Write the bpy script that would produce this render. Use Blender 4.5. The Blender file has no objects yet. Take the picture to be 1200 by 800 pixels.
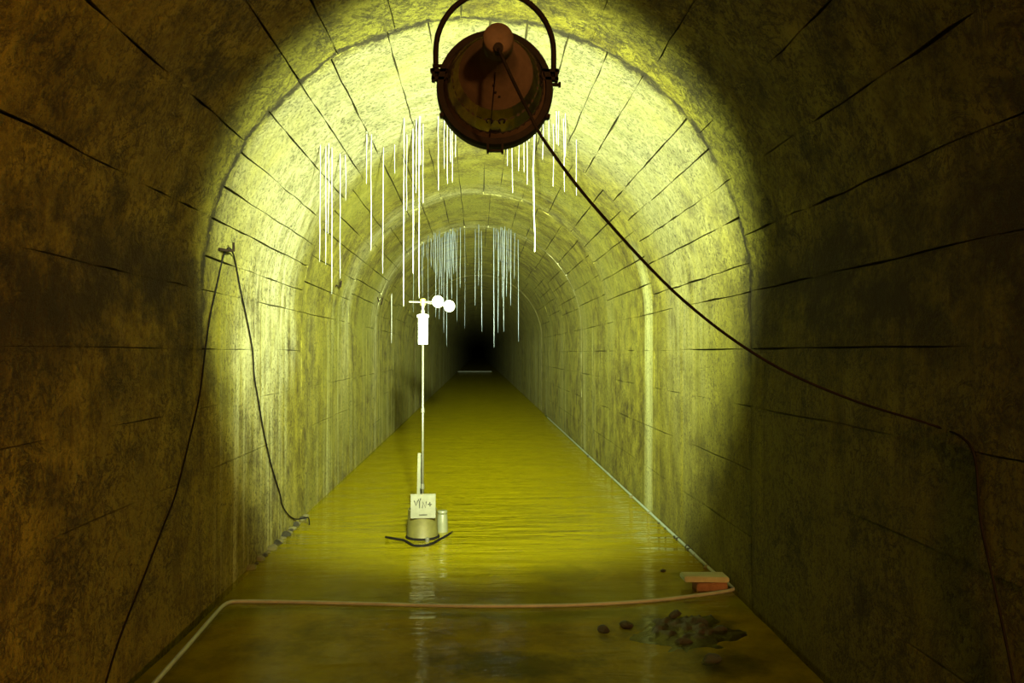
import bpy, bmesh, math, random
from mathutils import Vector, Matrix

# ------------------------------------------------------------------ camera, world, lights, exposure
scene = bpy.context.scene
COL = scene.collection
CAM_LOC = Vector((-0.014, 0.0, 1.40))
FPX = 900.0                                   # focal length in pixels of the 1200x800 frame
cam_data = bpy.data.cameras.new('camera')
cam_data.sensor_width = 36.0
cam_data.lens = 36.0 * FPX / 1200.0
cam_data.clip_start = 0.02
cam_data.clip_end = 200
cam = bpy.data.objects.new('camera', cam_data)
cam.location = CAM_LOC
cam.rotation_euler = (math.radians(90 + 0.83), 0, math.radians(-2.54))
COL.objects.link(cam)
scene.camera = cam
CAM_ROT = cam.rotation_euler.to_matrix()

world = bpy.data.worlds.new('world')
scene.world = world
world.use_nodes = True
world.node_tree.nodes['Background'].inputs[0].default_value = (0.0, 0.0, 0.0, 1)
world.node_tree.nodes['Background'].inputs[1].default_value = 0.0

# weak warm lamp in the tunnel well behind the camera
warm = bpy.data.lights.new('rear_lamp_light', 'POINT')
warm.energy = 1800
warm.color = (1.0, 0.40, 0.10)
warm.shadow_soft_size = 0.12
warm_o = bpy.data.objects.new('rear_lamp_light', warm)
warm_o.location = (1.30, -3.4, 2.3)
COL.objects.link(warm_o)

SPOT_POWER = 4600
SPOT_COLOR = (0.88, 1.0, 0.62)
SPOT_ANGLE = 81
SPOT_BLEND = 0.45
SPOT_TILT = 1.4
SPOT_CORE = 0.125                              # tangent of the half width of the beam's core
scene.view_settings.view_transform = 'Standard'
scene.view_settings.look = 'None'
scene.view_settings.gamma = 1.0
scene.view_settings.use_curve_mapping = False
scene.view_settings.exposure = 0.0
scene.cycles.use_denoising = True
scene.cycles.max_bounces = 8
scene.cycles.diffuse_bounces = 2
scene.cycles.sample_clamp_indirect = 6.0

# ------------------------------------------------------------------ tunnel dimensions
HW = 1.50            # half width = vault radius
SPRING = 1.74        # height where the vault starts
RING = 2.35          # length of one cast ring
SEAM0 = 4.20         # a ring seam
Y_BACK, Y_END = -6.0, 240.0
Y_P0, Y_P1 = SEAM0 - 2 * RING, SEAM0 + 6 * RING      # stretch whose castings are built piece by piece
WL = SPRING
AL = math.pi * HW
rnd = random.Random(7)

def ray(px, py):
    return (CAM_ROT @ Vector(((px - 600) / FPX, (400 - py) / FPX, -1.0)))
def at_depth(px, py, y):
    d = ray(px, py); t = (y - CAM_LOC.y) / d.y
    return CAM_LOC + d * t
def on_floor(px, py, z=0.0):
    d = ray(px, py); t = (z - CAM_LOC.z) / d.z
    return CAM_LOC + d * t
def on_shell(px, py, off=0.0):
    """first hit of a sight line with the wall / vault lining, moved off it by off"""
    d = ray(px, py); t = 0.5
    while t < 70:
        p = CAM_LOC + d * t
        if p.z > SPRING:
            if p.x ** 2 + (p.z - SPRING) ** 2 > (HW - off) ** 2: return p
        elif abs(p.x) > HW - off: return p
        t += 0.004
    return p
def vault_z(x):
    return SPRING + math.sqrt(max(0.0, HW * HW - x * x))

# ------------------------------------------------------------------ node helpers
class NT:
    def __init__(self, name):
        self.m = bpy.data.materials.new(name)
        self.m.use_nodes = True
        self.t = self.m.node_tree
        self.t.nodes.clear()
        self.out = self.n('ShaderNodeOutputMaterial')
    def n(self, typ, **kw):
        nd = self.t.nodes.new(typ)
        for k, v in kw.items(): setattr(nd, k, v)
        return nd
    def link(self, a, b): self.t.links.new(a, b)
    def put(self, sock, v):
        if isinstance(v, bpy.types.NodeSocket): self.link(v, sock)
        elif isinstance(v, (tuple, list)) and len(v) == 3 and sock.type == 'RGBA': sock.default_value = (*v, 1)
        else: sock.default_value = v
    def math(self, op, a, b=None, c=None, clamp=False):
        nd = self.n('ShaderNodeMath', operation=op); nd.use_clamp = clamp
        self.put(nd.inputs[0], a)
        if b is not None: self.put(nd.inputs[1], b)
        if c is not None: self.put(nd.inputs[2], c)
        return nd.outputs[0]
    def step(self, v, lo, hi, a=0.0, b=1.0):
        nd = self.n('ShaderNodeMapRange', interpolation_type='SMOOTHSTEP')
        self.put(nd.inputs[0], v)
        for i, q in zip((1, 2, 3, 4), (lo, hi, a, b)): nd.inputs[i].default_value = q
        return nd.outputs[0]
    def pos(self): return self.n('ShaderNodeNewGeometry').outputs['Position']
    def obj(self): return self.n('ShaderNodeTexCoord').outputs['Object']
    def sep(self, v):
        nd = self.n('ShaderNodeSeparateXYZ'); self.put(nd.inputs[0], v); return nd.outputs
    def scale(self, v, s, off=(0, 0, 0)):
        nd = self.n('ShaderNodeMapping'); self.put(nd.inputs['Vector'], v)
        nd.inputs['Scale'].default_value = s; nd.inputs['Location'].default_value = off
        return nd.outputs[0]
    def noise(self, v, s, detail=4, rough=0.55, dist=0.0):
        nd = self.n('ShaderNodeTexNoise'); self.put(nd.inputs['Vector'], v)
        nd.inputs['Scale'].default_value = s; nd.inputs['Detail'].default_value = detail
        nd.inputs['Roughness'].default_value = rough; nd.inputs['Distortion'].default_value = dist
        return nd.outputs['Fac']
    def ramp(self, v, stops):
        nd = self.n('ShaderNodeValToRGB'); self.put(nd.inputs[0], v)
        e = nd.color_ramp.elements
        while len(e) < len(stops): e.new(0.5)
        for el, (p, c) in zip(e, stops):
            el.position = p; el.color = (*c, 1)
        return nd.outputs[0]
    def mix(self, f, a, b, mode='MIX'):
        nd = self.n('ShaderNodeMix', data_type='RGBA', blend_type=mode)
        self.put(nd.inputs[0], f); self.put(nd.inputs[6], a); self.put(nd.inputs[7], b)
        return nd.outputs[2]
    def bump(self, h, strength, dist, normal=None):
        nd = self.n('ShaderNodeBump'); self.put(nd.inputs['Height'], h)
        self.put(nd.inputs['Strength'], strength); nd.inputs['Distance'].default_value = dist
        if normal is not None: self.link(normal, nd.inputs['Normal'])
        return nd.outputs[0]
    def bsdf(self, color, rough=0.8, metal=0.0, normal=None, spec=0.5, emit=None, estr=0.0):
        b = self.n('ShaderNodeBsdfPrincipled')
        self.put(b.inputs['Base Color'], color); self.put(b.inputs['Roughness'], rough)
        self.put(b.inputs['Metallic'], metal); b.inputs['Specular IOR Level'].default_value = spec
        if normal is not None: self.link(normal, b.inputs['Normal'])
        if emit: b.inputs['Emission Color'].default_value = (*emit, 1); b.inputs['Emission Strength'].default_value = estr
        self.link(b.outputs[0], self.out.inputs[0])
        return self.m

def concrete():
    t = NT('stained_concrete'); p = t.pos(); X, Y, Z = t.sep(p)
    n_big = t.noise(p, 0.8, 4, 0.6); n_mid = t.noise(p, 4.5, 8, 0.75); n_fine = t.noise(p, 38, 4, 0.8)
    n_patch = t.noise(t.scale(p, (1, 1, 1), (11, 3, 5)), 2.1, 8, 0.78)
    # girth: length along the lining from the floor, so that runs follow the curve of the vault
    ang = t.math('MAXIMUM', t.math('ARCTAN2', t.math('SUBTRACT', Z, SPRING), t.math('ABSOLUTE', X)), 0.0)
    girth = t.math('ADD', t.math('MINIMUM', Z, SPRING), t.math('MULTIPLY', ang, HW))
    girth = t.math('ADD', girth, t.math('MULTIPLY', t.math('SIGN', X), 30))
    cmb = t.n('ShaderNodeCombineXYZ'); t.put(cmb.inputs[1], Y); t.put(cmb.inputs[2], girth); g = cmb.outputs[0]
    col = t.ramp(n_mid, [(0.36, (0.040, 0.030, 0.003)), (0.48, (0.125, 0.110, 0.008)), (0.62, (0.22, 0.20, 0.020))])
    col = t.mix(t.step(n_big, 0.42, 0.66), col, t.mix(n_mid, (0.09, 0.085, 0.009), (0.22, 0.21, 0.024)))
    wallm = t.step(Z, 2.1, 1.5, 0.30, 1.0)                      # runs show on the upright walls, less in the vault
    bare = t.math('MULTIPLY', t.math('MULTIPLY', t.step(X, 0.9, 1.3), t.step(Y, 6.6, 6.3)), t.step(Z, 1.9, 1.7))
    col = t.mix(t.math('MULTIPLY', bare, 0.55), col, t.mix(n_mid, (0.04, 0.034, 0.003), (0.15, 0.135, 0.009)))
    # ochre iron runs
    st1 = t.noise(t.scale(g, (1, 7, 0.35)), 1.0, 5, 0.65)
    col = t.mix(t.math('MULTIPLY', t.math('MULTIPLY', t.step(st1, 0.5, 0.72), 0.65), wallm), col, (0.20, 0.172, 0.003))
    # pale lime runs
    st2 = t.noise(t.scale(g, (1, 9, 0.28), (0, 8.1, 0)), 1.0, 7, 0.72)
    run_zone = t.step(t.noise(t.scale(g, (0, 0.75, 0.12), (0, 2.3, 0)), 1.0, 2), 0.40, 0.60)
    right = t.step(X, -0.1, 0.1)                                  # the right wall's first lit ring is bare
    deep = t.math('MAXIMUM', t.math('MULTIPLY', t.step(Y, 4.2, 4.9, 0.10, 0.8), t.math('SUBTRACT', 1.0, right)), t.step(Y, 6.4, 6.65, 0.04, 0.7))
    deep = t.math('MULTIPLY', deep, wallm)
    runs = t.math('MULTIPLY', t.math('MULTIPLY', t.step(st2, 0.46, 0.66), run_zone), deep)
    col = t.mix(runs, col, (0.36, 0.365, 0.15))
    # broad lime run below the second seam on the right
    run2 = t.step(t.math('ABSOLUTE', t.math('SUBTRACT', t.math('ADD', Y, t.math('MULTIPLY', t.math('SUBTRACT', st2, 0.5), 0.5)), 6.78)), 0.20, 0.05)
    run2 = t.math('MULTIPLY', t.math('MULTIPLY', run2, right), t.step(Z, 2.6, 1.8, 0.0, 0.75))
    col = t.mix(run2, col, (0.40, 0.41, 0.17))
    # dark damp runs
    st3 = t.noise(t.scale(g, (1, 5.5, 0.3), (0, 1.1, 3)), 1.0, 7, 0.75)
    col = t.mix(t.math('MULTIPLY', t.math('MULTIPLY', t.step(st3, 0.54, 0.70), 0.6), wallm), col, (0.045, 0.042, 0.006))
    # lime crust around some ring seams, heavier on the left haunch
    wob = t.math('MULTIPLY', t.math('SUBTRACT', t.noise(p, 1.1, 5, 0.6), 0.5), 1.5)
    yw = t.math('ADD', Y, wob)
    def band(c, lo, hi):
        return t.step(t.math('ABSOLUTE', t.math('SUBTRACT', yw, c)), hi, lo)
    crust = t.math('MAXIMUM', band(5.55, 0.15, 0.95), t.math('MULTIPLY', band(8.7, 0.1, 0.45), 0.35))
    crust = t.math('MAXIMUM', crust, t.math('MULTIPLY', band(11.2, 0.1, 0.6), 0.3))
    fib = t.noise(t.scale(g, (1, 11, 0.9), (0, 4, 9)), 1.0, 8, 0.75)
    crust = t.math('MULTIPLY', crust, t.step(t.math('ADD', t.math('MULTIPLY', fib, 0.7), t.math('MULTIPLY', n_mid, 0.3)), 0.38, 0.58))
    side = t.step(X, 1.1, -0.2, 0.25, 1.0)
    crust = t.math('MULTIPLY', t.math('MULTIPLY', crust, side), t.step(Z, 0.3, 2.0, 0.15, 1.0))
    col = t.mix(crust, col, (0.42, 0.42, 0.24))
    # beam's highlight painted in: paler vault colour in the ring beyond the searchlight
    crown_highlight = t.math('MULTIPLY', t.math('MULTIPLY', t.step(Y, 4.15, 4.35), t.step(yw, 7.2, 5.2)), t.step(Z, 1.6, 2.9))
    crown_highlight = t.math('MULTIPLY', crown_highlight, t.step(n_patch, 0.30, 0.62, 0.45, 0.9))
    col = t.mix(crown_highlight, col, t.mix(n_mid, (0.14, 0.136, 0.045), (0.32, 0.316, 0.185)))
    # thin pale ridge at the fourth seam
    ridge = t.step(t.math('ABSOLUTE', t.math('SUBTRACT', Y, SEAM0 + 3 * RING)), 0.040, 0.012)
    ridge = t.math('MULTIPLY', ridge, t.step(n_patch, 0.36, 0.5))
    col = t.mix(t.math('MULTIPLY', ridge, 0.45), col, (0.55, 0.55, 0.33))
    # black mould under the springing of the near castings and in loose patches
    zw = t.math('ADD', Z, t.math('MULTIPLY', t.math('SUBTRACT', n_big, 0.5), 0.7))
    mould = t.math('MULTIPLY', t.step(t.math('ABSOLUTE', t.math('SUBTRACT', zw, 1.60)), 0.42, 0.10), t.step(Y, 4.9, 3.6))
    mould = t.math('MULTIPLY', mould, t.step(n_patch, 0.34, 0.56))
    loose = t.math('MULTIPLY', t.step(n_patch, 0.53, 0.66), t.step(Y, 4.6, 3.6, 0.22, 0.70))
    mould = t.math('MAXIMUM', t.math('MULTIPLY', mould, 0.9), loose)
    col = t.mix(mould, col, (0.022, 0.018, 0.008))
    # crinkled dark veins of the rough surface
    vein_n = t.noise(p, 7.0, 6, 0.72, 0.6)
    vein = t.step(t.math('ABSOLUTE', t.math('SUBTRACT', vein_n, 0.5)), 0.035, 0.004)
    vein = t.math('MULTIPLY', vein, t.step(n_patch, 0.36, 0.55, 0.2, 0.85))
    col = t.mix(t.math('MULTIPLY', vein, t.step(Y, 4.0, 4.6, 0.75, 0.22)), col, (0.022, 0.017, 0.005))
    # grime lodged in the open ring seams
    ys_ = t.math('ADD', Y, t.math('MULTIPLY', t.math('SUBTRACT', n_mid, 0.5), 0.30))
    grime = t.step(t.math('ABSOLUTE', t.math('SUBTRACT', ys_, SEAM0)), 0.050, 0.012)
    g2 = t.math('MULTIPLY', t.step(t.math('ABSOLUTE', t.math('SUBTRACT', ys_, SEAM0 + RING)), 0.03, 0.008), 0.4)
    grime = t.math('MULTIPLY', t.math('MAXIMUM', grime, g2), t.math('MULTIPLY', t.step(n_patch, 0.33, 0.50, 0.3, 0.95), t.step(Z, 1.2, 1.8, 0.25, 1.0)))
    col = t.mix(grime, col, (0.014, 0.011, 0.004))
    # pits and specks
    pit = t.math('MULTIPLY', t.step(n_fine, 0.49, 0.40), t.step(n_patch, 0.35, 0.6, 0.4, 1.0))
    col = t.mix(t.math('MULTIPLY', pit, 0.8), col, (0.03, 0.025, 0.008))
    h = t.math('SUBTRACT', t.math('MULTIPLY', n_mid, 1.1), t.math('MULTIPLY', vein, 0.25)); h = t.math('ADD', h, t.math('MULTIPLY', n_fine, 0.7))
    h = t.math('ADD', h, t.math('MULTIPLY', t.math('ADD', crust, runs), 0.22))
    nrm = t.bump(h, t.step(Y, 3.9, 4.7, 1.0, 0.55), 0.05)
    return t.bsdf(col, 0.82, 0, nrm, 0.2)

def joint():
    t = NT('dark_joint_concrete'); p = t.pos(); n = t.noise(p, 9, 6, 0.7)
    return t.bsdf(t.ramp(n, [(0.3, (0.012, 0.010, 0.003)), (0.7, (0.05, 0.043, 0.008))]), 0.9, 0, t.bump(n, 0.6, 0.03), 0.2)

def sediment():
    t = NT('ochre_sediment'); p = t.pos(); X, Y, Z = t.sep(p)
    n = t.noise(p, 3.2, 7, 0.65); nb = t.noise(t.scale(p, (1, 1, 1), (4, 9, 0)), 1.1, 4, 0.6)
    col = t.ramp(n, [(0.25, (0.145, 0.11, 0.001)), (0.5, (0.245, 0.20, 0.002)), (0.75, (0.31, 0.255, 0.003))])
    def spot(cx, cy, rx, ry, e=0.4):
        dx = t.math('DIVIDE', t.math('SUBTRACT', X, cx), rx); dy = t.math('DIVIDE', t.math('SUBTRACT', Y, cy), ry)
        d = t.math('SQRT', t.math('ADD', t.math('MULTIPLY', dx, dx), t.math('MULTIPLY', dy, dy)))
        d = t.math('ADD', d, t.math('MULTIPLY', t.math('SUBTRACT', n, 0.5), 1.4))
        return t.step(d, 1.1, e)
    # grey silt hollows and the rusty, dirty reach on the camera's side of the hose
    a = on_floor(665, 664); b = on_floor(650, 601); c = on_floor(800, 728); e_ = on_floor(840, 770); g = on_floor(615, 770)
    silt = t.math('MAXIMUM', spot(a.x, a.y, 0.30, 0.22), t.math('MULTIPLY', spot(b.x, b.y, 0.36, 0.22), 0.55))
    col = t.mix(t.math('MULTIPLY', silt, 0.95), col, (0.035, 0.04, 0.004))
    near = t.step(t.math('ADD', Y, t.math('MULTIPLY', t.math('SUBTRACT', nb, 0.5), 0.9)), 4.35, 4.05)
    col = t.mix(t.math('MULTIPLY', near, 0.85), col, t.ramp(n, [(0.3, (0.13, 0.075, 0.001)), (0.55, (0.33, 0.20, 0.002)), (0.75, (0.44, 0.30, 0.003))]))
    muck = t.math('MAXIMUM', spot(c.x, c.y, 0.30, 0.20, 0.5), t.math('MULTIPLY', spot(e_.x, e_.y, 0.26, 0.2), 0.7))
    muck = t.math('MAXIMUM', muck, t.math('MULTIPLY', spot(g.x, g.y, 0.40, 0.20), 0.8))
    col = t.mix(t.math('MULTIPLY', muck, 0.9), col, (0.03, 0.028, 0.01))
    return t.bsdf(col, 0.9, 0, t.bump(n, 0.5, 0.03), 0.1)

def water_mat():
    t = NT('rippled_shallow_water'); p = t.pos(); X, Y, Z = t.sep(p)
    w1 = t.noise(t.scale(p, (0.9, 5.2, 1)), 1.0, 4, 0.55, 0.6)
    w2 = t.noise(t.scale(p, (4.5, 16, 1)), 1.0, 3, 0.5, 0.4)
    amp = t.step(Y, 4.3, 10.0, 0.09, 1.0)
    h = t.math('ADD', t.math('MULTIPLY', w1, 1.0), t.math('MULTIPLY', w2, 0.22))
    nrm = t.bump(h, t.math('MULTIPLY', amp, 1.0), 0.28)
    fr = t.n('ShaderNodeFresnel'); fr.inputs[0].default_value = 1.21; t.link(nrm, fr.inputs['Normal'])
    tr = t.n('ShaderNodeBsdfTransparent'); tr.inputs[0].default_value = (0.93, 0.91, 0.55, 1)
    gl = t.n('ShaderNodeBsdfGlossy'); gl.inputs['Roughness'].default_value = 0.045; t.link(nrm, gl.inputs['Normal'])
    gl.inputs['Color'].default_value = (0.95, 0.95, 0.9, 1)
    df = t.n('ShaderNodeBsdfDiffuse'); df.inputs[0].default_value = (0.29, 0.245, 0.002, 1)      # ochre held in the water
    tb = t.n('ShaderNodeMixShader'); t.put(tb.inputs[0], t.step(Y, 4.1, 5.2, 0.04, 0.50)); t.link(tr.outputs[0], tb.inputs[1]); t.link(df.outputs[0], tb.inputs[2])
    mx = t.n('ShaderNodeMixShader'); t.link(fr.outputs[0], mx.inputs[0]); t.link(tb.outputs[0], mx.inputs[1]); t.link(gl.outputs[0], mx.inputs[2])
    t.link(mx.outputs[0], t.out.inputs[0])
    return t.m

def simple(name, lo, hi, scale=12, rough=0.6, metal=0.0, bump=0.2, bd=0.004, spec=0.5, emit=None, estr=0.0):
    t = NT(name); p = t.obj(); n = t.noise(p, scale, 5, 0.65)
    return t.bsdf(t.ramp(n, [(0.3, lo), (0.7, hi)]), rough, metal, t.bump(n, bump, bd), spec, emit, estr)

M = dict(
    concrete=concrete(), joint=joint(), sediment=sediment(), water=water_mat(),
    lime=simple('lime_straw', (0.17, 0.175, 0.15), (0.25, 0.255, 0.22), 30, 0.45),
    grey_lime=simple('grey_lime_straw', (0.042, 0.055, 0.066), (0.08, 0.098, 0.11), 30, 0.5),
    lamp_paint=simple('rusty_lamp_paint', (0.035, 0.028, 0.020), (0.075, 0.056, 0.038), 14, 0.75, 0.0, 0.25, spec=0.15),
    lamp_dark=simple('blackened_steel', (0.003, 0.0026, 0.002), (0.008, 0.0065, 0.0045), 25, 0.7, 0.0, spec=0.08),
    reflector=simple('reflector_metal', (0.8, 0.8, 0.78), (0.9, 0.9, 0.88), 5, 0.15, 1.0, 0.02),
    lens=simple('lit_lens_glass', (0.9, 0.9, 0.7), (0.95, 0.95, 0.8), 5, 0.1, 0, 0.0, 0.001, 0.5, (1.0, 0.97, 0.62), 6.0),
    rubber=simple('black_rubber', (0.004, 0.004, 0.003), (0.010, 0.009, 0.007), 20, 0.8, spec=0.03),
    iron=simple('rusted_iron', (0.006, 0.004, 0.003), (0.016, 0.011, 0.006), 40, 0.9, 0.0, spec=0.03),
    hose=simple('pale_hose_plastic', (0.18, 0.225, 0.18), (0.26, 0.315, 0.26), 9, 0.5),
    white=simple('white_plastic', (0.34, 0.345, 0.33), (0.42, 0.42, 0.41), 8, 0.4, 0, 0.03),
    pole=simple('pale_alloy_pole', (0.075, 0.075, 0.05), (0.11, 0.11, 0.08), 18, 0.4, 0.3),
    hub=simple('brass_hub', (0.06, 0.055, 0.012), (0.10, 0.09, 0.022), 30, 0.5, 0.3),
    can=simple('ochre_stained_can', (0.052, 0.048, 0.008), (0.09, 0.083, 0.015), 9, 0.55, 0.1),
    paper=simple('damp_paper', (0.085, 0.085, 0.05), (0.125, 0.125, 0.08), 12, 0.8),
    ink=simple('dark_ink', (0.012, 0.012, 0.006), (0.03, 0.03, 0.016), 40, 0.8),
    jar=simple('milky_jar_plastic', (0.085, 0.09, 0.046), (0.125, 0.13, 0.072), 10, 0.4),
    wood=simple('pale_weathered_wood', (0.065, 0.065, 0.034), (0.10, 0.10, 0.055), 16, 0.75),
    brick=simple('red_brick_clay', (0.12, 0.065, 0.03), (0.19, 0.11, 0.055), 22, 0.85),
    plaster=simple('pale_plaster', (0.20, 0.235, 0.14), (0.29, 0.335, 0.21), 10, 0.8),
    rock=simple('wet_dark_rock', (0.006, 0.006, 0.003), (0.030, 0.027, 0.010), 14, 0.5, 0, 0.6, 0.02),
    pale_rock=simple('limy_rubble', (0.05, 0.045, 0.012), (0.16, 0.15, 0.05), 16, 0.8, 0, 0.6, 0.02),
    bar=simple('pale_bar_wood', (0.06, 0.065, 0.05), (0.09, 0.095, 0.075), 10, 0.7),
)

# ------------------------------------------------------------------ object helpers
def link(name, me, mat, parent=None, smooth=False):
    o = bpy.data.objects.new(name, me)
    COL.objects.link(o)
    if mat is not None and not me.materials: me.materials.append(mat)
    if parent is not None: o.parent = parent
    if smooth:
        me.polygons.foreach_set('use_smooth', [True] * len(me.polygons))
    return o
def tag(o, label, cat=None, group=None, kind=None):
    o['label'] = label
    if cat: o['category'] = cat
    if group: o['group'] = group
    if kind: o['kind'] = kind
    return o
def empty(name, loc, rot=(0, 0, 0)):
    o = bpy.data.objects.new(name, None)
    o.empty_display_size = 0.1
    o.location = loc; o.rotation_euler = rot
    COL.objects.link(o)
    return o
def mesh(name, v, f):
    me = bpy.data.meshes.new(name); me.from_pydata([tuple(q) for q in v], [], f); me.update(); return me
def bm_mesh(name, bm):
    bmesh.ops.recalc_face_normals(bm, faces=bm.faces)
    me = bpy.data.meshes.new(name); bm.to_mesh(me); bm.free(); return me
def tube(pts, radii, sides=8, name='tube', closed_ends=True):
    pts = [Vector(p) for p in pts]
    if not isinstance(radii, (list, tuple)): radii = [radii] * len(pts)
    V, F = [], []
    up = None
    for i, p in enumerate(pts):
        d = (pts[min(i + 1, len(pts) - 1)] - pts[max(i - 1, 0)]).normalized()
        if up is None:
            ref = Vector((0, 0, 1)) if abs(d.z) < 0.9 else Vector((1, 0, 0))
            up = d.cross(ref).normalized()
        u = (up - d * up.dot(d)).normalized(); up = u
        w = d.cross(u)
        for k in range(sides):
            a = 2 * math.pi * k / sides
            V.append(p + (u * math.cos(a) + w * math.sin(a)) * radii[i])
    n = len(pts)
    for i in range(n - 1):
        for k in range(sides):
            a, b = i * sides + k, i * sides + (k + 1) % sides
            F.append((a, b, b + sides, a + sides))
    if closed_ends:
        F.append(tuple(reversed(range(sides)))); F.append(tuple(range((n - 1) * sides, n * sides)))
    return mesh(name, V, F)
def spline(pts, n=8):
    """Catmull-Rom through the points"""
    P = [Vector(p) for p in pts]; P = [P[0] * 2 - P[1]] + P + [P[-1] * 2 - P[-2]]
    out = []
    for i in range(1, len(P) - 2):
        for k in range(n):
            t = k / n
            a, b, c, d = P[i - 1], P[i], P[i + 1], P[i + 2]
            out.append(0.5 * ((2 * b) + (c - a) * t + (2 * a - 5 * b + 4 * c - d) * t * t + (3 * b - a - 3 * c + d) * t ** 3))
    out.append(P[-2]); return out
def lathe(profile, seg=40, axis='Z', name='lathe', cap0=False, cap1=False):
    """profile: (position along axis, radius)"""
    V, F = [], []
    for h, r in profile:
        for k in range(seg):
            a = 2 * math.pi * k / seg; c, s = math.cos(a) * r, math.sin(a) * r
            V.append((c, s, h) if axis == 'Z' else (c, h, s) if axis == 'Y' else (h, c, s))
    for i in range(len(profile) - 1):
        for k in range(seg):
            a, b = i * seg + k, i * seg + (k + 1) % seg
            F.append((a, b, b + seg, a + seg))
    if cap0: F.append(tuple(reversed(range(seg))))
    if cap1: F.append(tuple(range((len(profile) - 1) * seg, len(profile) * seg)))
    me = mesh(name, V, F)
    bm = bmesh.new(); bm.from_mesh(me); bmesh.ops.recalc_face_normals(bm, faces=bm.faces); bm.to_mesh(me); bm.free()
    return me
def box(cx, cy, cz, sx, sy, sz, bevel=0.0, jitter=0.0, name='box', seed=0):
    bm = bmesh.new(); bmesh.ops.create_cube(bm, size=1.0)
    r = random.Random(seed)
    for v in bm.verts:
        v.co = Vector((v.co.x * sx, v.co.y * sy, v.co.z * sz)) + Vector((r.uniform(-1, 1), r.uniform(-1, 1), r.uniform(-1, 1))) * jitter
    if bevel: bmesh.ops.bevel(bm, geom=list(bm.edges), offset=bevel, segments=2, affect='EDGES')
    for v in bm.verts: v.co += Vector((cx, cy, cz))
    return bm_mesh(name, bm)

# ------------------------------------------------------------------ the tunnel: shell behind the castings
def prof(s, inset):
    """point of the lining at arc length s from the left wall foot; inset > 0 lies deeper in the wall"""
    if s <= WL: return Vector((-HW - inset, 0, s))
    if s >= WL + AL: return Vector((HW + inset, 0, WL - (s - WL - AL)))
    a = math.pi - (s - WL) / HW
    return Vector((math.cos(a) * (HW + inset), 0, SPRING + math.sin(a) * (HW + inset)))
REC = 0.03
def shell(name, s_list, label):
    rows = [(Y_BACK, 0.0), (-2.0, 0.0), (Y_P0, 0.0), (Y_P0 + 0.001, REC)] + \
           [(Y_P0 + RING * k, REC) for k in range(1, 8)] + [(Y_P1 - 0.001, REC), (Y_P1, 0.0)] + \
           [(y, 0.0) for y in (20, 24, 30, 38, 48, 64, 90, Y_END)]
    V, F, n = [], [], len(s_list)
    for y, ins in rows:
        for s in s_list:
            p = prof(s, ins); p.y = y; V.append(p)
    m0 = len(V)
    for y, ins in rows:
        for s in s_list:
            p = prof(s, 0.35); p.y = y; V.append(p)
    for i in range(len(rows) - 1):
        for k in range(n - 1):
            a = i * n + k
            F.append((a, a + 1, a + n + 1, a + n)); F.append((m0 + a, m0 + a + n, m0 + a + n + 1, m0 + a + 1))
        a, b = i * n, i * n + n - 1
        F.append((a, a + n, m0 + a + n, m0 + a)); F.append((b, m0 + b, m0 + b + n, b + n))
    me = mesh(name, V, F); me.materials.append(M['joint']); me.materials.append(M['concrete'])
    for poly in me.polygons:
        y = sum(me.vertices[v].co.y for v in poly.vertices) / 4
        poly.material_index = 0 if Y_P0 < y < Y_P1 else 1
    o = link(name, me, None)
    tag(o, label, name.split('_')[0], kind='structure')
    return o
wall_left = shell('wall_left', [WL * k / 5 for k in range(6)], 'left tunnel wall of stained concrete lifts streaked with lime')
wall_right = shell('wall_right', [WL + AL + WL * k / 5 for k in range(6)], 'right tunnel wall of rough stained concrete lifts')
ceiling = shell('ceiling', [WL + AL * k / 40 for k in range(41)], 'round concrete tunnel vault with board joints and lime crust')

YG = 0.005                                                     # half the open ring seam
def casting(s0, s1, y0, y1, gap, proud, parent, name, nu=2, nv=7, jit=0.004):
    """one board-marked casting, its own block proud of the dark joint"""
    def j(q): return rnd.uniform(-q, q)
    g = gap / 2
    grid = []
    for i in range(nu + 1):
        row = []
        for k in range(nv + 1):
            s = s0 + g + (s1 - s0 - gap) * i / nu; y = y0 + YG + (y1 - y0 - 2 * YG) * k / nv
            if i in (0, nu): s += j(jit)
            if k in (0, nv): y += j(jit * 1.3)
            p = prof(s, -proud + j(0.0022)); p.y = y
            q = prof(s, REC + 0.012); q.y = y
            row.append((p, q))
        grid.append(row)
    V, F = [], []
    idx = lambda i, k: i * (nv + 1) + k
    for row in grid:
        for p, q in row: V.append(p)
    for i in range(nu):
        for k in range(nv):
            F.append((idx(i, k), idx(i + 1, k), idx(i + 1, k + 1), idx(i, k + 1)))
    nsm = len(F)
    loop = [(0, k) for k in range(nv)] + [(i, nv) for i in range(nu)] + [(nu, k) for k in range(nv, 0, -1)] + [(i, 0) for i in range(nu, 0, -1)]
    b0 = len(V)
    for i, k in loop: V.append(grid[i][k][0]); V.append(grid[i][k][1])
    L = len(loop)
    for a in range(L):
        b = (a + 1) % L
        F.append((b0 + 2 * a, b0 + 2 * b, b0 + 2 * b + 1, b0 + 2 * a + 1))
    me = mesh(name, V, F)
    for poly in me.polygons: poly.use_smooth = poly.index < nsm
    return link(name, me, M['concrete'], parent)

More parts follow.
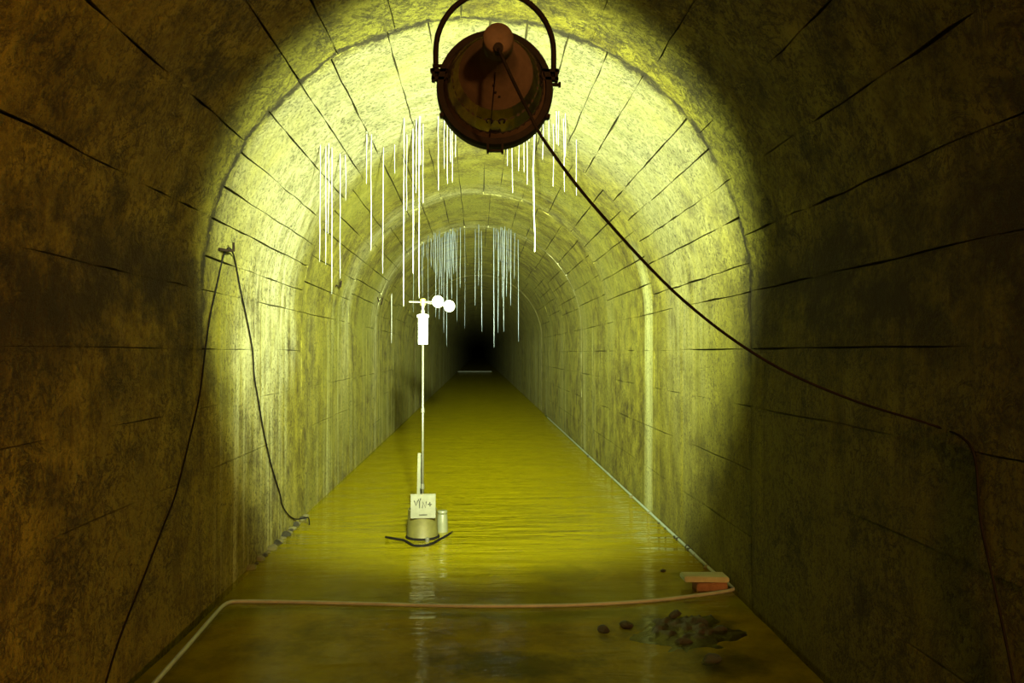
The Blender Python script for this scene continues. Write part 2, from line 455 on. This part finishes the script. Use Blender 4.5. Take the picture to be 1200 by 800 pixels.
LIFTS = [-0.07, 0.38, 0.75, 1.10, 1.42, SPRING]
NEAR_ANGLES = [0, 15, 32, 49, 58.6, 72, 86, 100, 114, 128, 144, 156, 168, 180]      # from the left springing
for r in range(8):
    y0 = Y_P0 + r * RING; y1 = y0 + RING
    for a, b in zip(LIFTS[:-1], LIFTS[1:]):
        casting(a, b, y0, y1, 0.002, 0.004 - 0.0022 * r + rnd.uniform(-0.0008, 0.0008), wall_left, 'concrete_lift', 1)
        casting(2 * WL + AL - b, 2 * WL + AL - a, y0, y1, 0.003, 0.004 - 0.0022 * r + rnd.uniform(-0.0012, 0.0012), wall_right, 'concrete_lift', 1, jit=0.006)
    if r in (0, 1): angs = NEAR_ANGLES
    else:
        angs = [0]
        while angs[-1] < 172: angs.append(angs[-1] + rnd.choice([7, 8, 9, 10, 13]))
        if 180 - angs[-1] < 5: angs.pop()
        angs.append(180)
    base = 0.006 - 0.0028 * r
    for a, b in zip(angs[:-1], angs[1:]):
        casting(WL + math.radians(a) * HW, WL + math.radians(b) * HW, y0, y1, 0.0045 if r < 2 else 0.0075, base + rnd.uniform(-0.0016, 0.0016), ceiling, 'vault_board_casting', 2, 14 if r < 3 else 7, 0.007 if r < 2 else 0.005)

# floor bed and the end of the tunnel
V, F = [], []
nx, ys = 24, [Y_BACK, -3, 0] + [1 + 0.2 * k for k in range(60)] + [13.5 + k for k in range(0, 51)] + [80, 100, Y_END]
for y in ys:
    for i in range(nx + 1):
        x = -HW - 0.03 + (2 * HW + 0.06) * i / nx
        z = -0.035 + 0.012 * math.sin(x * 3.1 + y * 0.9) * math.sin(y * 1.7) + rnd.uniform(-0.004, 0.004)
        V.append((x, y, z))
for j in range(len(ys) - 1):
    for i in range(nx):
        a = j * (nx + 1) + i; F.append((a, a + 1, a + nx + 2, a + nx + 1))
floor = link('floor', mesh('floor', V, F), M['sediment'], smooth=True)
tag(floor, 'tunnel floor covered with yellow ochre sediment', 'floor', kind='structure')
wall_back = link('wall_back', box(0, Y_END + 0.2, 1.6, 3.8, 0.4, 3.9, name='wall_back'), M['joint'])  # dark joint colour stands in for the unlit depth of the tunnel
tag(wall_back, 'dark end of the tunnel far behind the stalactites', 'wall', kind='structure')
wall_rear = link('wall_rear', box(0, Y_BACK - 0.2, 1.6, 3.8, 0.4, 3.9, name='wall_rear'), M['concrete'])
tag(wall_rear, 'concrete wall closing the tunnel behind the camera', 'wall', kind='structure')

V, F = [], []
ws = [Y_BACK, -2, 0, 2] + [3 + k * 0.5 for k in range(40)] + [24, 30, 40, 52, 64, 90, Y_END]
for y in ws: V += [(-HW - 0.002, y, 0.0), (HW + 0.002, y, 0.0)]
for i in range(len(ws) - 1): F.append((2 * i, 2 * i + 1, 2 * i + 3, 2 * i + 2))
water = link('shallow_water', mesh('shallow_water', V, F), M['water'])
tag(water, 'shallow rippled yellow water covering the tunnel floor', 'water', kind='stuff')

# ------------------------------------------------------------------ searchlight hanging in front of the camera
LY = 2.10                                                     # rim plane
lc = at_depth(580, 105, LY)
lamp = empty('searchlight', lc)
tag(lamp, 'round rusty searchlight hanging from a yoke, seen from behind', 'lamp')
R = 0.150
hp = [(0.0, R - .004), (-0.012, .138), (-0.05, .129), (-0.09, .114), (-0.125, .096), (-0.155, .078), (-0.18, .063), (-0.203, .051), (-0.23, .0425), (-0.265, .037), (-0.305, .0345)]
housing = link('housing', lathe(hp, 56, 'Y', 'housing'), M['lamp_paint'], lamp, True)
link('end_cap', lathe([(-0.300, .0345), (-0.302, .0365), (-0.345, .0355), (-0.352, .033), (-0.354, .012), (-0.352, .0)], 36, 'Y', 'end_cap'), M['lamp_paint'], lamp, True)
link('cable_gland', lathe([(-0.372, .006), (-0.372, .011), (-0.350, .012)], 16, 'Y', 'cable_gland', cap0=True), M['lamp_dark'], lamp)
for o in lamp.children:
    if o.name.startswith('cable_gland'): o.location = (0.0, 0.012, -0.026)
link('rim_band', lathe([(-0.022, R - .010), (-0.022, R + .006), (-0.004, R + .010), (0.030, R + .010), (0.034, R + .004), (0.034, R - .012), (0.0, R - .012)], 64, 'Y', 'rim_band'), M['lamp_dark'], lamp)
link('reflector', lathe([(-0.20, .02), (-0.17, .06), (-0.12, .10), (-0.06, .128), (0.0, .139)], 40, 'Y', 'reflector', cap0=True), M['reflector'], lamp, True)
link('lens', lathe([(0.010, .0), (0.009, .08), (0.004, .139)], 40, 'Y', 'lens'), M['lens'], lamp, True)
# seam rib and embossed marks on the shell
def on_housing(ang, y):
    for (ya, ra), (yb, rb) in zip(hp[:-1], hp[1:]):
        if yb <= y <= ya:
            q = (y - ya) / (yb - ya); r = ra + (rb - ra) * q
            return Vector((math.cos(ang) * r, y, math.sin(ang) * r))
rib = [on_housing(math.radians(-96), y) for y in (-0.02, -0.06, -0.10, -0.14, -0.18, -0.21, -0.24)]
link('shell_seam', tube([p * 1.004 for p in rib], 0.0014, 6, 'shell_seam'), M['lamp_dark'], lamp)
for dx in (-13, 13):
    c = on_housing(math.radians(-90 + dx * 0.62), -0.088)
    n = Vector((c.x, -0.06, c.z)).normalized(); u = n.cross(Vector((0, 1, 0))).normalized(); w = n.cross(u)
    pts = [c + n * 0.001 + (u * math.cos(a) + w * math.sin(a)) * 0.0085 for a in [math.radians(-60 + 30 * k) for k in range(11)]]
    link('embossed_mark', tube(pts, 0.0016, 6, 'embossed_mark'), M['lamp_dark'], lamp)
for a, y in ((-92, -0.175), (-84, -0.163), (-97, -0.196)):
    c = on_housing(math.radians(a), y)
    link('screw', lathe([(-0.003, .003), (0.001, .003), (0.002, .0)], 10, 'Z', 'screw', cap0=True), M['lamp_dark'], lamp).location = c
# yoke, clamps, lugs, latch
YZ = 0.075; YR = R + 0.012
ypts = [(-YR, 0.0, 0.028)] + [(-YR, 0.0, YZ + 0.012)]
ypts += [(-YR * math.cos(a), 0.0, YZ + 0.03 + YR * 1.03 * math.sin(a)) for a in [math.pi * k / 24 for k in range(25)]]
ypts += [(YR, 0.0, YZ + 0.012), (YR, 0.0, 0.028)]
link('yoke', tube(ypts, 0.0078, 10, 'yoke'), M['lamp_dark'], lamp, True)
for sx in (-1, 1):
    tilt = 0.002 * sx
    bm = bmesh.new()
    for (cx, cz, wx, wz) in ((YR - 0.012, 0.046 + tilt, 0.052, 0.008), (YR - 0.014, 0.024 + tilt, 0.050, 0.008), (YR + 0.006, 0.034 + tilt, 0.008, 0.034), (YR - 0.036, 0.035 + tilt, 0.010, 0.028)):
        mt = Matrix.Translation((sx * cx, -0.012, cz)) @ Matrix.Diagonal((wx, 0.02, wz, 1))
        bmesh.ops.create_cube(bm, size=1.0, matrix=mt)
    cl = link('pivot_clamp', bm_mesh('pivot_clamp', bm), M['lamp_dark'], lamp)
    link('pivot_bolt', lathe([(-0.012, .005), (0.016, .005), (0.016, .008), (0.022, .008)], 6, 'X', 'pivot_bolt', True, True), M['lamp_dark'], cl).location = (sx * (YR - 0.004), -0.012, 0.058 if sx < 0 else 0.012)
for a in (-27, -153):
    c = Vector((math.cos(math.radians(a)) * (R + .012), 0.0, math.sin(math.radians(a)) * (R + .012)))
    link('rim_lug', box(0, 0, 0, 0.014, 0.03, 0.011, 0.002, name='rim_lug'), M['lamp_dark'], lamp).location = c
bm = bmesh.new()
for (cx, cz, wx, wz) in ((-0.020, -0.160, 0.006, 0.040), (0.020, -0.160, 0.006, 0.040), (0, -0.173, 0.04, 0.005), (0, -0.145, 0.048, 0.012)):
    bmesh.ops.create_cube(bm, size=1.0, matrix=Matrix.Translation((cx, -0.014, cz)) @ Matrix.Diagonal((wx, 0.014, wz, 1)))
link('rim_latch', bm_mesh('rim_latch', bm), M['lamp_dark'], lamp)
top_z = YZ + 0.03 + YR * 1.03
rod_len = vault_z(lc.x) - lc.z
link('hanger_rod', tube([(0, 0, top_z - 0.004), (0, 0, rod_len + 0.03)], 0.008, 10, 'hanger_rod'), M['lamp_dark'], lamp)
link('ceiling_plate', lathe([(rod_len - 0.012, .05), (rod_len + 0.012, .05)], 24, 'Z', 'ceiling_plate', True, True), M['lamp_dark'], lamp)
sp = bpy.data.lights.new('searchlight_beam', 'SPOT')
sp.energy = SPOT_POWER; sp.color = SPOT_COLOR
sp.spot_size = math.radians(SPOT_ANGLE); sp.spot_blend = SPOT_BLEND; sp.shadow_soft_size = 0.07
sp.use_nodes = True                                            # the reflector gathers light towards the beam's axis
lt = sp.node_tree; em = lt.nodes['Emission']
tc = lt.nodes.new('ShaderNodeTexCoord'); sx_ = lt.nodes.new('ShaderNodeSeparateXYZ'); lt.links.new(tc.outputs['Normal'], sx_.inputs[0])
def lm(op, a, b):
    nd = lt.nodes.new('ShaderNodeMath'); nd.operation = op
    for i, q in enumerate((a, b)):
        if isinstance(q, float): nd.inputs[i].default_value = q
        else: lt.links.new(q, nd.inputs[i])
    return nd.outputs[0]
z2 = lm('MULTIPLY', sx_.outputs[2], sx_.outputs[2])
tan2 = lm('SUBTRACT', lm('DIVIDE', 1.0, z2), 1.0)
lt.links.new(lm('ADD', lm('DIVIDE', 0.238 + SPOT_CORE ** 2, lm('ADD', tan2, SPOT_CORE ** 2)), 0.0), em.inputs['Strength'])
spo = bpy.data.objects.new('searchlight_beam', sp)
spo.parent = lamp; spo.location = (0, 0.06, 0); spo.rotation_euler = (math.radians(90 - SPOT_TILT), 0, 0)
COL.objects.link(spo)

# its power cable, slung to the right wall
cp = [lc + Vector((0, -0.36, -0.030)), at_depth(601, 94, 1.722), at_depth(618, 128, 1.745), at_depth(640, 168, 1.76), at_depth(700, 246, 1.85), at_depth(800, 351, 1.98), at_depth(900, 424, 2.12),
      at_depth(1000, 469, 2.24), on_shell(1090, 497, 0.03), on_shell(1128, 513, 0.012), on_shell(1143, 540, 0.010), on_shell(1149, 610, 0.010), on_shell(1166, 690, 0.010), on_shell(1188, 800, 0.010), on_shell(1197, 880, 0.010)]
cable = link('power_cable', tube(spline(cp, 8), 0.0040, 8, 'power_cable'), M['rubber'], smooth=True)
tag(cable, 'black power cable sagging from the searchlight to the right wall', 'cable')

# ------------------------------------------------------------------ iron peg and wire on the left wall
pw = on_shell(256, 292, 0.0); ptip = on_shell(273, 293, 0.09)
pk = [pw + Vector((-0.03, 0, 0)), pw + Vector((0.012, 0, 0.0)), at_depth(266, 293.5, pw.y + 0.03), at_depth(273.5, 293.5, pw.y + 0.06), at_depth(273.8, 284, pw.y + 0.06)]
peg = link('iron_peg', tube(pk, [0.008, 0.009, 0.008, 0.009, 0.007], 8, 'iron_peg'), M['iron'])
tag(peg, 'bent black iron peg in left wall with a wire over it', 'peg')
wl = [(122, 806), (140, 748), (170, 672), (190, 620), (206, 578), (222, 515), (234, 462), (240, 415), (246, 372), (254, 335), (261, 303)]
wr = [(275, 303), (281, 335), (289, 372), (296, 410), (298, 440), (303, 470), (309, 505), (318, 545), (328, 578), (331, 592), (338, 603), (346, 608)]
pts = [on_shell(x, y, 0.012) for x, y in wl] + [at_depth(266, 292, pw.y + 0.03), at_depth(270, 291.5, pw.y + 0.045)] + [on_shell(x, y, 0.012) for x, y in wr]
e = pts[-1]
pts += [Vector((e.x + 0.05, e.y + 0.05, 0.05)), Vector((e.x + 0.10, e.y + 0.02, 0.06)), Vector((e.x + 0.12, e.y - 0.03, 0.015))]
wire = link('black_wire', tube(spline(pts, 5), 0.0048, 6, 'black_wire'), M['rubber'], smooth=True)
tag(wire, 'thin black wire draped over the iron peg down the left wall', 'wire')
for (px, py), lab, sh in (((395, 334), 'small zigzag iron hook in left vault behind near stalactites', [(-6, -3), (-4, 6), (-1, 0), (4, 2), (5, -5)]),
                          ((443, 350), 'small rusty iron stub on left wall beneath pale seam ridge', [(-5, 0), (-2, -6), (1, 3), (6, -2), (4, 7)])):
    c = on_shell(px, py, 0.0); pts = [c + Vector((-0.02, 0, 0))]
    pts += [at_depth(px + a, py + b, c.y - 0.05) for a, b in sh]
    pts[0] = on_shell(px + sh[0][0], py + sh[0][1], -0.03)
    hk = link('iron_hook', tube(pts, 0.010, 6, 'iron_hook'), M['iron']); tag(hk, lab, 'hook')

# ------------------------------------------------------------------ white hose on the floor
hz = 0.006
hp_ = [on_floor(150, 836, hz), on_floor(183, 798, hz), on_floor(215, 762, hz), on_floor(248, 724, hz), on_floor(260, 711, hz), on_floor(268, 706, hz), on_floor(280, 704.5, hz),
       on_floor(330, 705, hz), on_floor(420, 707, hz), on_floor(520, 709.5, hz), on_floor(600, 710, hz), on_floor(680, 708.5, hz), on_floor(760, 704, hz), on_floor(820, 697, hz), on_floor(848, 693, hz), on_floor(859, 690, hz), on_floor(857, 686, hz)]
for q, (x, y) in enumerate([(845, 675), (815, 648), (780, 616), (745, 583), (715, 555), (690, 532), (665, 509), (640, 486)]):
    p = on_floor(x, y, hz); p.x = min(p.x, HW - 0.016); hp_.append(p)
hose = link('white_hose', tube(spline(hp_, 6), 0.0105, 10, 'white_hose'), M['hose'], smooth=True)
tag(hose, 'thin white hose lying across the water and along the right wall', 'hose')

# ------------------------------------------------------------------ cup anemometer on its weighted pole
base = on_floor(494, 633)
S = base.y / FPX                                               # metres per pixel at that distance
an = empty('anemometer', (base.x, base.y + 0.11, 0))
tag(an, 'white cup anemometer on a thin pole standing in a can', 'anemometer')
link('weight_can', lathe([(-0.03, .122), (0.0, .122), (0.012, .118), (0.10, .114), (0.205, .110), (0.21, .112), (0.215, .108), (0.205, .10), (0.19, .0)], 36, 'Z', 'weight_can', cap0=True), M['can'], an, True)
link('foot_ring', lathe([(-0.03, .128), (0.006, .130), (0.016, .124), (0.016, .118)], 36, 'Z', 'foot_ring'), M['rubber'], an)
link('pole', tube([(0, 0, 0.18), (0, 0, 1.47)], [0.0085, 0.0072], 12, 'pole'), M['pole'], an, True)
link('pole_collar', lathe([(0.36, .011), (0.363, .013), (0.40, .013), (0.403, .011)], 14, 'Z', 'pole_collar'), M['pole'], an)
link('pole_joint', lathe([(0.94, .009), (0.943, .0125), (0.975, .0125), (0.978, .009)], 14, 'Z', 'pole_joint'), M['pole'], an)
body = link('sensor_body', lathe([(1.462, .012), (1.462, .036), (1.466, .037), (1.672, .037), (1.676, .034), (1.676, 0)], 28, 'Z', 'sensor_body'), M['white'], an)
link('body_cap', lathe([(1.668, .030), (1.668, .046), (1.686, .046), (1.692, .036), (1.694, .014), (1.694, 0)], 28, 'Z', 'body_cap', cap0=True), M['white'], body)
link('spindle', lathe([(1.690, .014), (1.722, .014), (1.724, .009), (1.74, .009), (1.742, .0115), (1.760, .0115)], 14, 'Z', 'spindle'), M['pole'], an)
HZ_ = 1.785
link('hub', lathe([(HZ_ - .028, .012), (HZ_ - .024, .021), (HZ_ + .022, .022), (HZ_ + .028, .012), (HZ_ + .028, 0)], 20, 'Z', 'hub', cap0=True), M['hub'], an)
def cup(center, direction, r=0.047):
    """open hemispherical shell, mouth towards direction"""
    outer = [(-r * math.cos(a), r * math.sin(a)) for a in [math.pi / 2 * k / 8 for k in range(9)]]
    inner = [(-(r - .004) * math.cos(a), (r - .004) * math.sin(a)) for a in [math.pi / 2 * k / 8 for k in range(8, -1, -1)]]
    me = lathe(outer + inner, 24, 'Z', 'cup')
    o = link('cup', me, M['white'], an, True)
    o.location = center; o.rotation_euler = Vector(direction).to_track_quat('Z', 'Y').to_euler()
for end, d in (((0.118, -0.06, HZ_ + 0.000), (0.35, 0.9, 0.1)), ((0.195, 0.04, HZ_ - 0.028), (-0.5, 0.85, -0.1))):
    link('cup_arm', tube([(0, 0, HZ_), end], 0.0055, 8, 'cup_arm'), M['pole'], an)
    cup(end, d)
link('cup_arm', tube([(0, 0, HZ_), (-0.105, 0.0, HZ_ + 0.002)], 0.0055, 8, 'cup_arm'), M['pole'], an)
link('connector', lathe([(-0.02, .014), (0.02, .016), (0.028, .010), (0.028, 0)], 12, 'Z', 'connector', cap0=True), M['pole'], an).location = (0.045, -0.145, 0.0)
# things about its foot
cw = empty('handwritten_card', (base.x + 0.012, base.y - 0.012, 0.17)); cw.rotation_euler = (math.radians(-4), 0, math.radians(2))
tag(cw, 'small white card with handwriting propped on the anemometer can', 'card')
link('sheet', box(0, 0, 0.085, 0.185, 0.006, 0.175, 0.001, name='sheet'), M['paper'], cw)
link('top_fold', box(0, 0.006, 0.171, 0.188, 0.022, 0.008, 0.002, name='top_fold'), M['paper'], cw)
strokes = [[(-.066, .128), (-.052, .092), (-.040, .130)], [(-.036, .140), (-.028, .118), (-.018, .143)], [(-.027, .118), (-.026, .072)], [(-.006, .072), (-.002, .118), (.018, .075), (.023, .120)], [(.034, .100), (.066, .099)], [(.050, .116), (.051, .084)], [(-.03, .022), (.03, .023)]]
for st in strokes:
    link('ink_stroke', tube([(x, -0.0035, z) for x, z in st], 0.0042, 5, 'ink_stroke'), M['ink'], cw)
stake = link('flat_stake', box(0, 0, 0.30, 0.040, 0.012, 0.64, 0.002, name='flat_stake'), M['wood'])
stake.location = (base.x - 0.040, base.y + 0.245, 0.0); stake.rotation_euler = (math.radians(1), math.radians(1.2), 0)
tag(stake, 'flat pale wooden stake upright behind the anemometer can', 'stake')
jr = on_floor(519, 624)
jar = link('milky_jar', lathe([(-0.03, .040), (0.0, .043), (0.006, .044), (0.135, .037), (0.142, .034), (0.144, .039), (0.162, .038), (0.165, .034), (0.165, 0)], 26, 'Z', 'milky_jar', cap0=True), M['jar'], smooth=True)
jar.location = (jr.x - 0.005, jr.y + 0.04, 0)
tag(jar, 'milky plastic jar right of the anemometer can', 'jar')
lead = [on_floor(452, 629, 0.008), on_floor(463, 631, 0.012), on_floor(474, 633, 0.010), on_floor(484, 638.5, 0.012), on_floor(496, 639, 0.012), on_floor(505, 637, 0.02), on_floor(513, 633, 0.01), on_floor(524, 627, 0.008), on_floor(531, 623, -0.01)]
ld = link('coiled_lead', tube(spline(lead, 6), 0.009, 8, 'coiled_lead'), M['rubber'], smooth=True)
tag(ld, 'short black lead curled around the foot of the anemometer can', 'cable')

# ------------------------------------------------------------------ brick and slab by the right wall
bp = on_floor(835, 692)
br = link('red_brick', box(0, 0, 0.012, 0.185, 0.095, 0.062, 0.006, 0.003, 'red_brick', 3), M['brick'])
br.location = (bp.x, bp.y + 0.05, 0.0); br.rotation_euler = (0, 0, math.radians(2))
tag(br, 'broken red brick under the pale slab inside the hose corner', 'brick')
sl = link('pale_slab', box(0, 0, 0.0, 0.265, 0.12, 0.034, 0.006, 0.004, 'pale_slab', 5), M['plaster'])
sl.location = (bp.x - 0.028, bp.y + 0.07, 0.0605); sl.rotation_euler = (0, math.radians(0), math.radians(-2))
tag(sl, 'pale plaster slab resting on the red brick by right wall', 'slab')

# ------------------------------------------------------------------ stones
def stone_mesh(seed, name='stone'):
    r = random.Random(seed); bm = bmesh.new(); bmesh.ops.create_icosphere(bm, subdivisions=2, radius=1.0)
    k = [Vector((r.uniform(-1, 1), r.uniform(-1, 1), r.uniform(-1, 1))).normalized() for _ in range(7)]
    c = [r.uniform(0.55, 0.85) for _ in range(7)]
    for v in bm.verts:
        for kk, cc in zip(k, c):
            d = v.co.dot(kk)
            if d > cc: v.co -= kk * (d - cc)
        v.co *= 1 + r.uniform(-0.03, 0.03)
    return bm_mesh(name, bm)
SM = [stone_mesh(40 + i) for i in range(5)]
for m_ in SM: m_.materials.append(M['rock'])
SP = [m_.copy() for m_ in SM]
for m_ in SP: m_.materials.clear(); m_.materials.append(M['pale_rock'])
def stone(p, sx, sy, sz, label, group, pale=False, name='stone', z=None):
    o = bpy.data.objects.new(name, (SP if pale else SM)[rnd.randrange(5)]); COL.objects.link(o)
    o.location = (p.x, p.y, (sz * 0.25 if z is None else z)); o.scale = (sx, sy, sz); o.rotation_euler = (rnd.uniform(-.2, .2), rnd.uniform(-.2, .2), rnd.uniform(0, 6.28))
    tag(o, label, 'stone', group); return o
for k in range(26):                                            # rubble along the foot of the left wall
    q = k / 25; px, py = 287 + (356 - 287) * q + rnd.uniform(-2, 3), 668 - (668 - 606) * q + rnd.uniform(-3, 1)
    p = on_floor(px, py); s = rnd.uniform(0.014, 0.042); p.x = max(min(p.x, -HW + rnd.uniform(0.02, 0.09)), -HW + 0.02)
    stone(p, s, s * rnd.uniform(.8, 1.4), s * rnd.uniform(.6, 1.0), 'small rubble stone heaped at the foot of left wall', 'rubble along left wall foot', k % 3 > 0)
for k in range(20):                                            # crumbs along the right wall
    q = rnd.random(); px, py = 690 + 150 * q, 528 + 140 * q
    p = on_floor(px, py); s = rnd.uniform(0.010, 0.028); p.x = HW - rnd.uniform(0.008, 0.035)
    stone(p, s * .8, s * 1.3, s * .8, 'small crumb of rubble between white hose and right wall', 'rubble along right wall foot', k % 2 > 0)
for (px, py), s, lab in (((708, 738), 0.040, 'rounded stone left of its twin in front of the hose'), ((734, 733), 0.040, 'rounded stone in front of the hose, nearer the dark heap'), ((777, 669), 0.022, 'lone pebble on yellow bed left of the pale slab')):
    stone(on_floor(px, py), s, s * .9, s * .55, lab, None, False)
import mathutils.noise as mnoise
hc = on_floor(803, 730)
V, F = [], []; G = 44
for j in range(G + 1):
    for i in range(G + 1):
        u, v = -1 + 2 * i / G, -1 + 2 * j / G
        q = Vector((u * 3.1, v * 3.1, 2.7)); d = math.hypot(u, v) + 0.55 * mnoise.noise(q * 0.7)
        m_ = max(0.0, 1 - d * d * 1.25) ** 0.6
        z = -0.05 + m_ * (0.062 + 0.030 * mnoise.noise(q * 1.6) + 0.022 * mnoise.noise(q * 3.6))
        V.append((u * 0.30 + v * 0.05, v * 0.24, z))
for j in range(G):
    for i in range(G):
        a = j * (G + 1) + i; F.append((a, a + 1, a + G + 2, a + G + 1))
mound = link('mud_mound', mesh('mud_mound', V, F), M['rock'], smooth=True); mound.location = (hc.x, hc.y - 0.05, 0)
tag(mound, 'dark muddy heap breaking the water in front of the hose', 'mud')
for (px, py), a, b, lab in (((792, 722), .050, .035, 'dark wet lump at the back left of the muddy heap'), ((818, 731), .055, .04, 'dark wet lump on the right shoulder of muddy heap'), ((801, 752), .05, .04, 'dark wet lump at the near foot of the muddy heap'), ((832, 772), .055, .045, 'dark brown lump nearest the camera, below the muddy heap')):
    stone(on_floor(px, py), a, b, 0.024, lab, None, z=-0.002 if py > 740 else 0.012)

# ------------------------------------------------------------------ stalactites
def straw(x, y, z_top, z_bot, r, label, group, wob=0.004, seed=0, mat=None):
    mat = mat or M['lime']
    q = random.Random(seed); n = 9; pts, rad = [], []
    ox, oy = 0.0, 0.0
    for i in range(n):
        t = i / (n - 1); pts.append((ox, oy, z_top + 0.03 + (z_bot - z_top - 0.03) * t))
        ox += q.uniform(-wob, wob) * 0.5; oy += q.uniform(-wob, wob) * 0.5
        rad.append(r * (1.7 - 2.5 * t if t < 0.22 else 1.15 - 0.35 * t) * q.uniform(0.85, 1.15))
    rad[-1] = r * 0.55
    o = link('stalactite', tube(pts, rad, 6, 'stalactite'), mat, smooth=True)
    o.location = (x, y, 0)
    tag(o, label, 'stalactite', group)
    return o
def zx(X, Y): return 340 + X * 0.3, 100 + Y * 0.3               # measured in an enlarged crop
near_left = [(118, 230, 690), (140, 235, 700), (150, 225, 580), (163, 240, 815), (195, 265, 755), (215, 270, 450)]
near_mid = [(300, 190, 385), (318, 190, 645), (365, 240, 735), (408, 230, 345), (456, 190, 490), (510, 120, 310), (520, 150, 460), (578, 120, 410), (602, 130, 325), (615, 140, 385), (625, 140, 300), (632, 150, 378), (647, 140, 280), (493, 130, 420)]
near_right = [(848, 140, 315), (866, 150, 420), (897, 140, 335), (912, 130, 340), (925, 150, 388), (935, 140, 220), (990, 110, 290), (1010, 110, 220), (1028, 150, 395), (1040, 100, 230), (1050, 100, 235), (1068, 130, 415), (1075, 110, 280), (1118, 210, 430)]
k = 0
def hang_near(X, Yt, Yb, r, label, group, wob=0.004):
    global k
    px, pt = zx(X, Yt); pb = zx(X, Yb)[1]
    p = on_shell(px, pt)
    if p.y > 7.6 or p.y < 4.6: p = at_depth(px, pt, 6.2); p.z = vault_z(p.x)
    zb = at_depth(px, pb, p.y).z; k += 1
    straw(p.x, p.y, vault_z(p.x), zb, r, label, group, wob, 100 + k)
ORD = 'leftmost second third fourth fifth sixth seventh eighth ninth tenth eleventh twelfth thirteenth fourteenth fifteenth sixteenth seventeenth eighteenth nineteenth'.split()
def nth(i): return ORD[i] + (' from left' if i else '')
for i, (X, a, b) in enumerate(sorted(near_left)): hang_near(X, a, b, 0.0026, 'thin white straw stalactite, ' + nth(i) + ' in clump on left vault', 'straws on the left side of vault')
for i, (X, a, b) in enumerate(sorted(near_mid)): hang_near(X, a, b, 0.0026, 'thin short straw stalactite, ' + nth(i) + ' between left clump and searchlight', 'straws left of the searchlight')
for i, (X, a, b) in enumerate(sorted(near_right)): hang_near(X, a, b, 0.0025, 'thin straw stalactite, ' + nth(i) + ' of those right of the searchlight latch', 'straws right of the searchlight')
hang_near(445, 125, 863, 0.0031, 'very long white stalactite reaching down left of the anemometer hub', 'long near stalactites')
hang_near(480, 170, 735, 0.0043, 'thick long white stalactite between its two longest neighbours', 'long near stalactites')
hang_near(505, 120, 830, 0.0032, 'longest white stalactite ending just above the anemometer hub', 'long near stalactites')
hang_near(957, 150, 650, 0.0058, 'thick crooked white stalactite hanging alone below right of searchlight', 'long near stalactites', 0.016)

def z3(X, Y): return 440 + X * 0.2626, 240 + Y * 0.2626
far = [(170, 480, .5), (206, 330, .5), (215, 235, .8), (210, 410, .6), (235, 590, .4), (248, 280, .9), (256, 250, .7), (268, 500, .8), (276, 330, .7), (283, 260, .9), (285, 510, .6), (298, 400, .9), (306, 570, .6), (312, 300, .9), (318, 630, .6), (326, 300, .8),
       (332, 330, .9), (338, 420, .9), (345, 280, .8), (350, 310, .8), (356, 300, .9), (365, 520, .5), (378, 370, .8), (398, 550, .35), (445, 450, .8), (460, 360, .7), (472, 565, .9), (528, 635, 1.1), (538, 200, .7), (546, 570, .8), (551, 310, .8),
       (560, 250, .6), (572, 565, 1.1), (578, 330, .8), (586, 410, .9), (595, 300, .7), (605, 450, 1.0), (622, 330, .8), (637, 610, .9), (228, 240, .6), (262, 300, .6), (292, 320, .7), (322, 480, .6), (342, 250, .6), (566, 420, .7)]
cnt = {}
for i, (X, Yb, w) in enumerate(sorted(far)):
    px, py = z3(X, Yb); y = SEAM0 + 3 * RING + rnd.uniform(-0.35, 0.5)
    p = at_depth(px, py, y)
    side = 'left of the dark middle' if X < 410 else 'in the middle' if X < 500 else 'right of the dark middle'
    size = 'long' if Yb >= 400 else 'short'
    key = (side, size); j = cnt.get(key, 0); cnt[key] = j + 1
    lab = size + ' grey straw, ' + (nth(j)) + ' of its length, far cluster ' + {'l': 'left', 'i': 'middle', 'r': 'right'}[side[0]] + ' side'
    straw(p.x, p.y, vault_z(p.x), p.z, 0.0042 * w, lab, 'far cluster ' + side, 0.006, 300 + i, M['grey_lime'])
p = on_shell(459, 352, 0.03); pb = at_depth(459, 402, p.y)
straw(p.x, p.y, vault_z(p.x) if p.z > SPRING else SPRING, pb.z, 0.006, 'lone hair-thin straw against left wall below the pale ridge', None, 0.003, 777)

# ------------------------------------------------------------------ pale plank far down the tunnel
plank = link('pale_plank', box(0, 0, 0.015, 2.45, 0.20, 0.09, 0.01, name='pale_plank'), M['bar'])
plank.location = (-0.24, 56.0, 0)
tag(plank, 'pale plank lying across the water at the dark far end', 'plank')
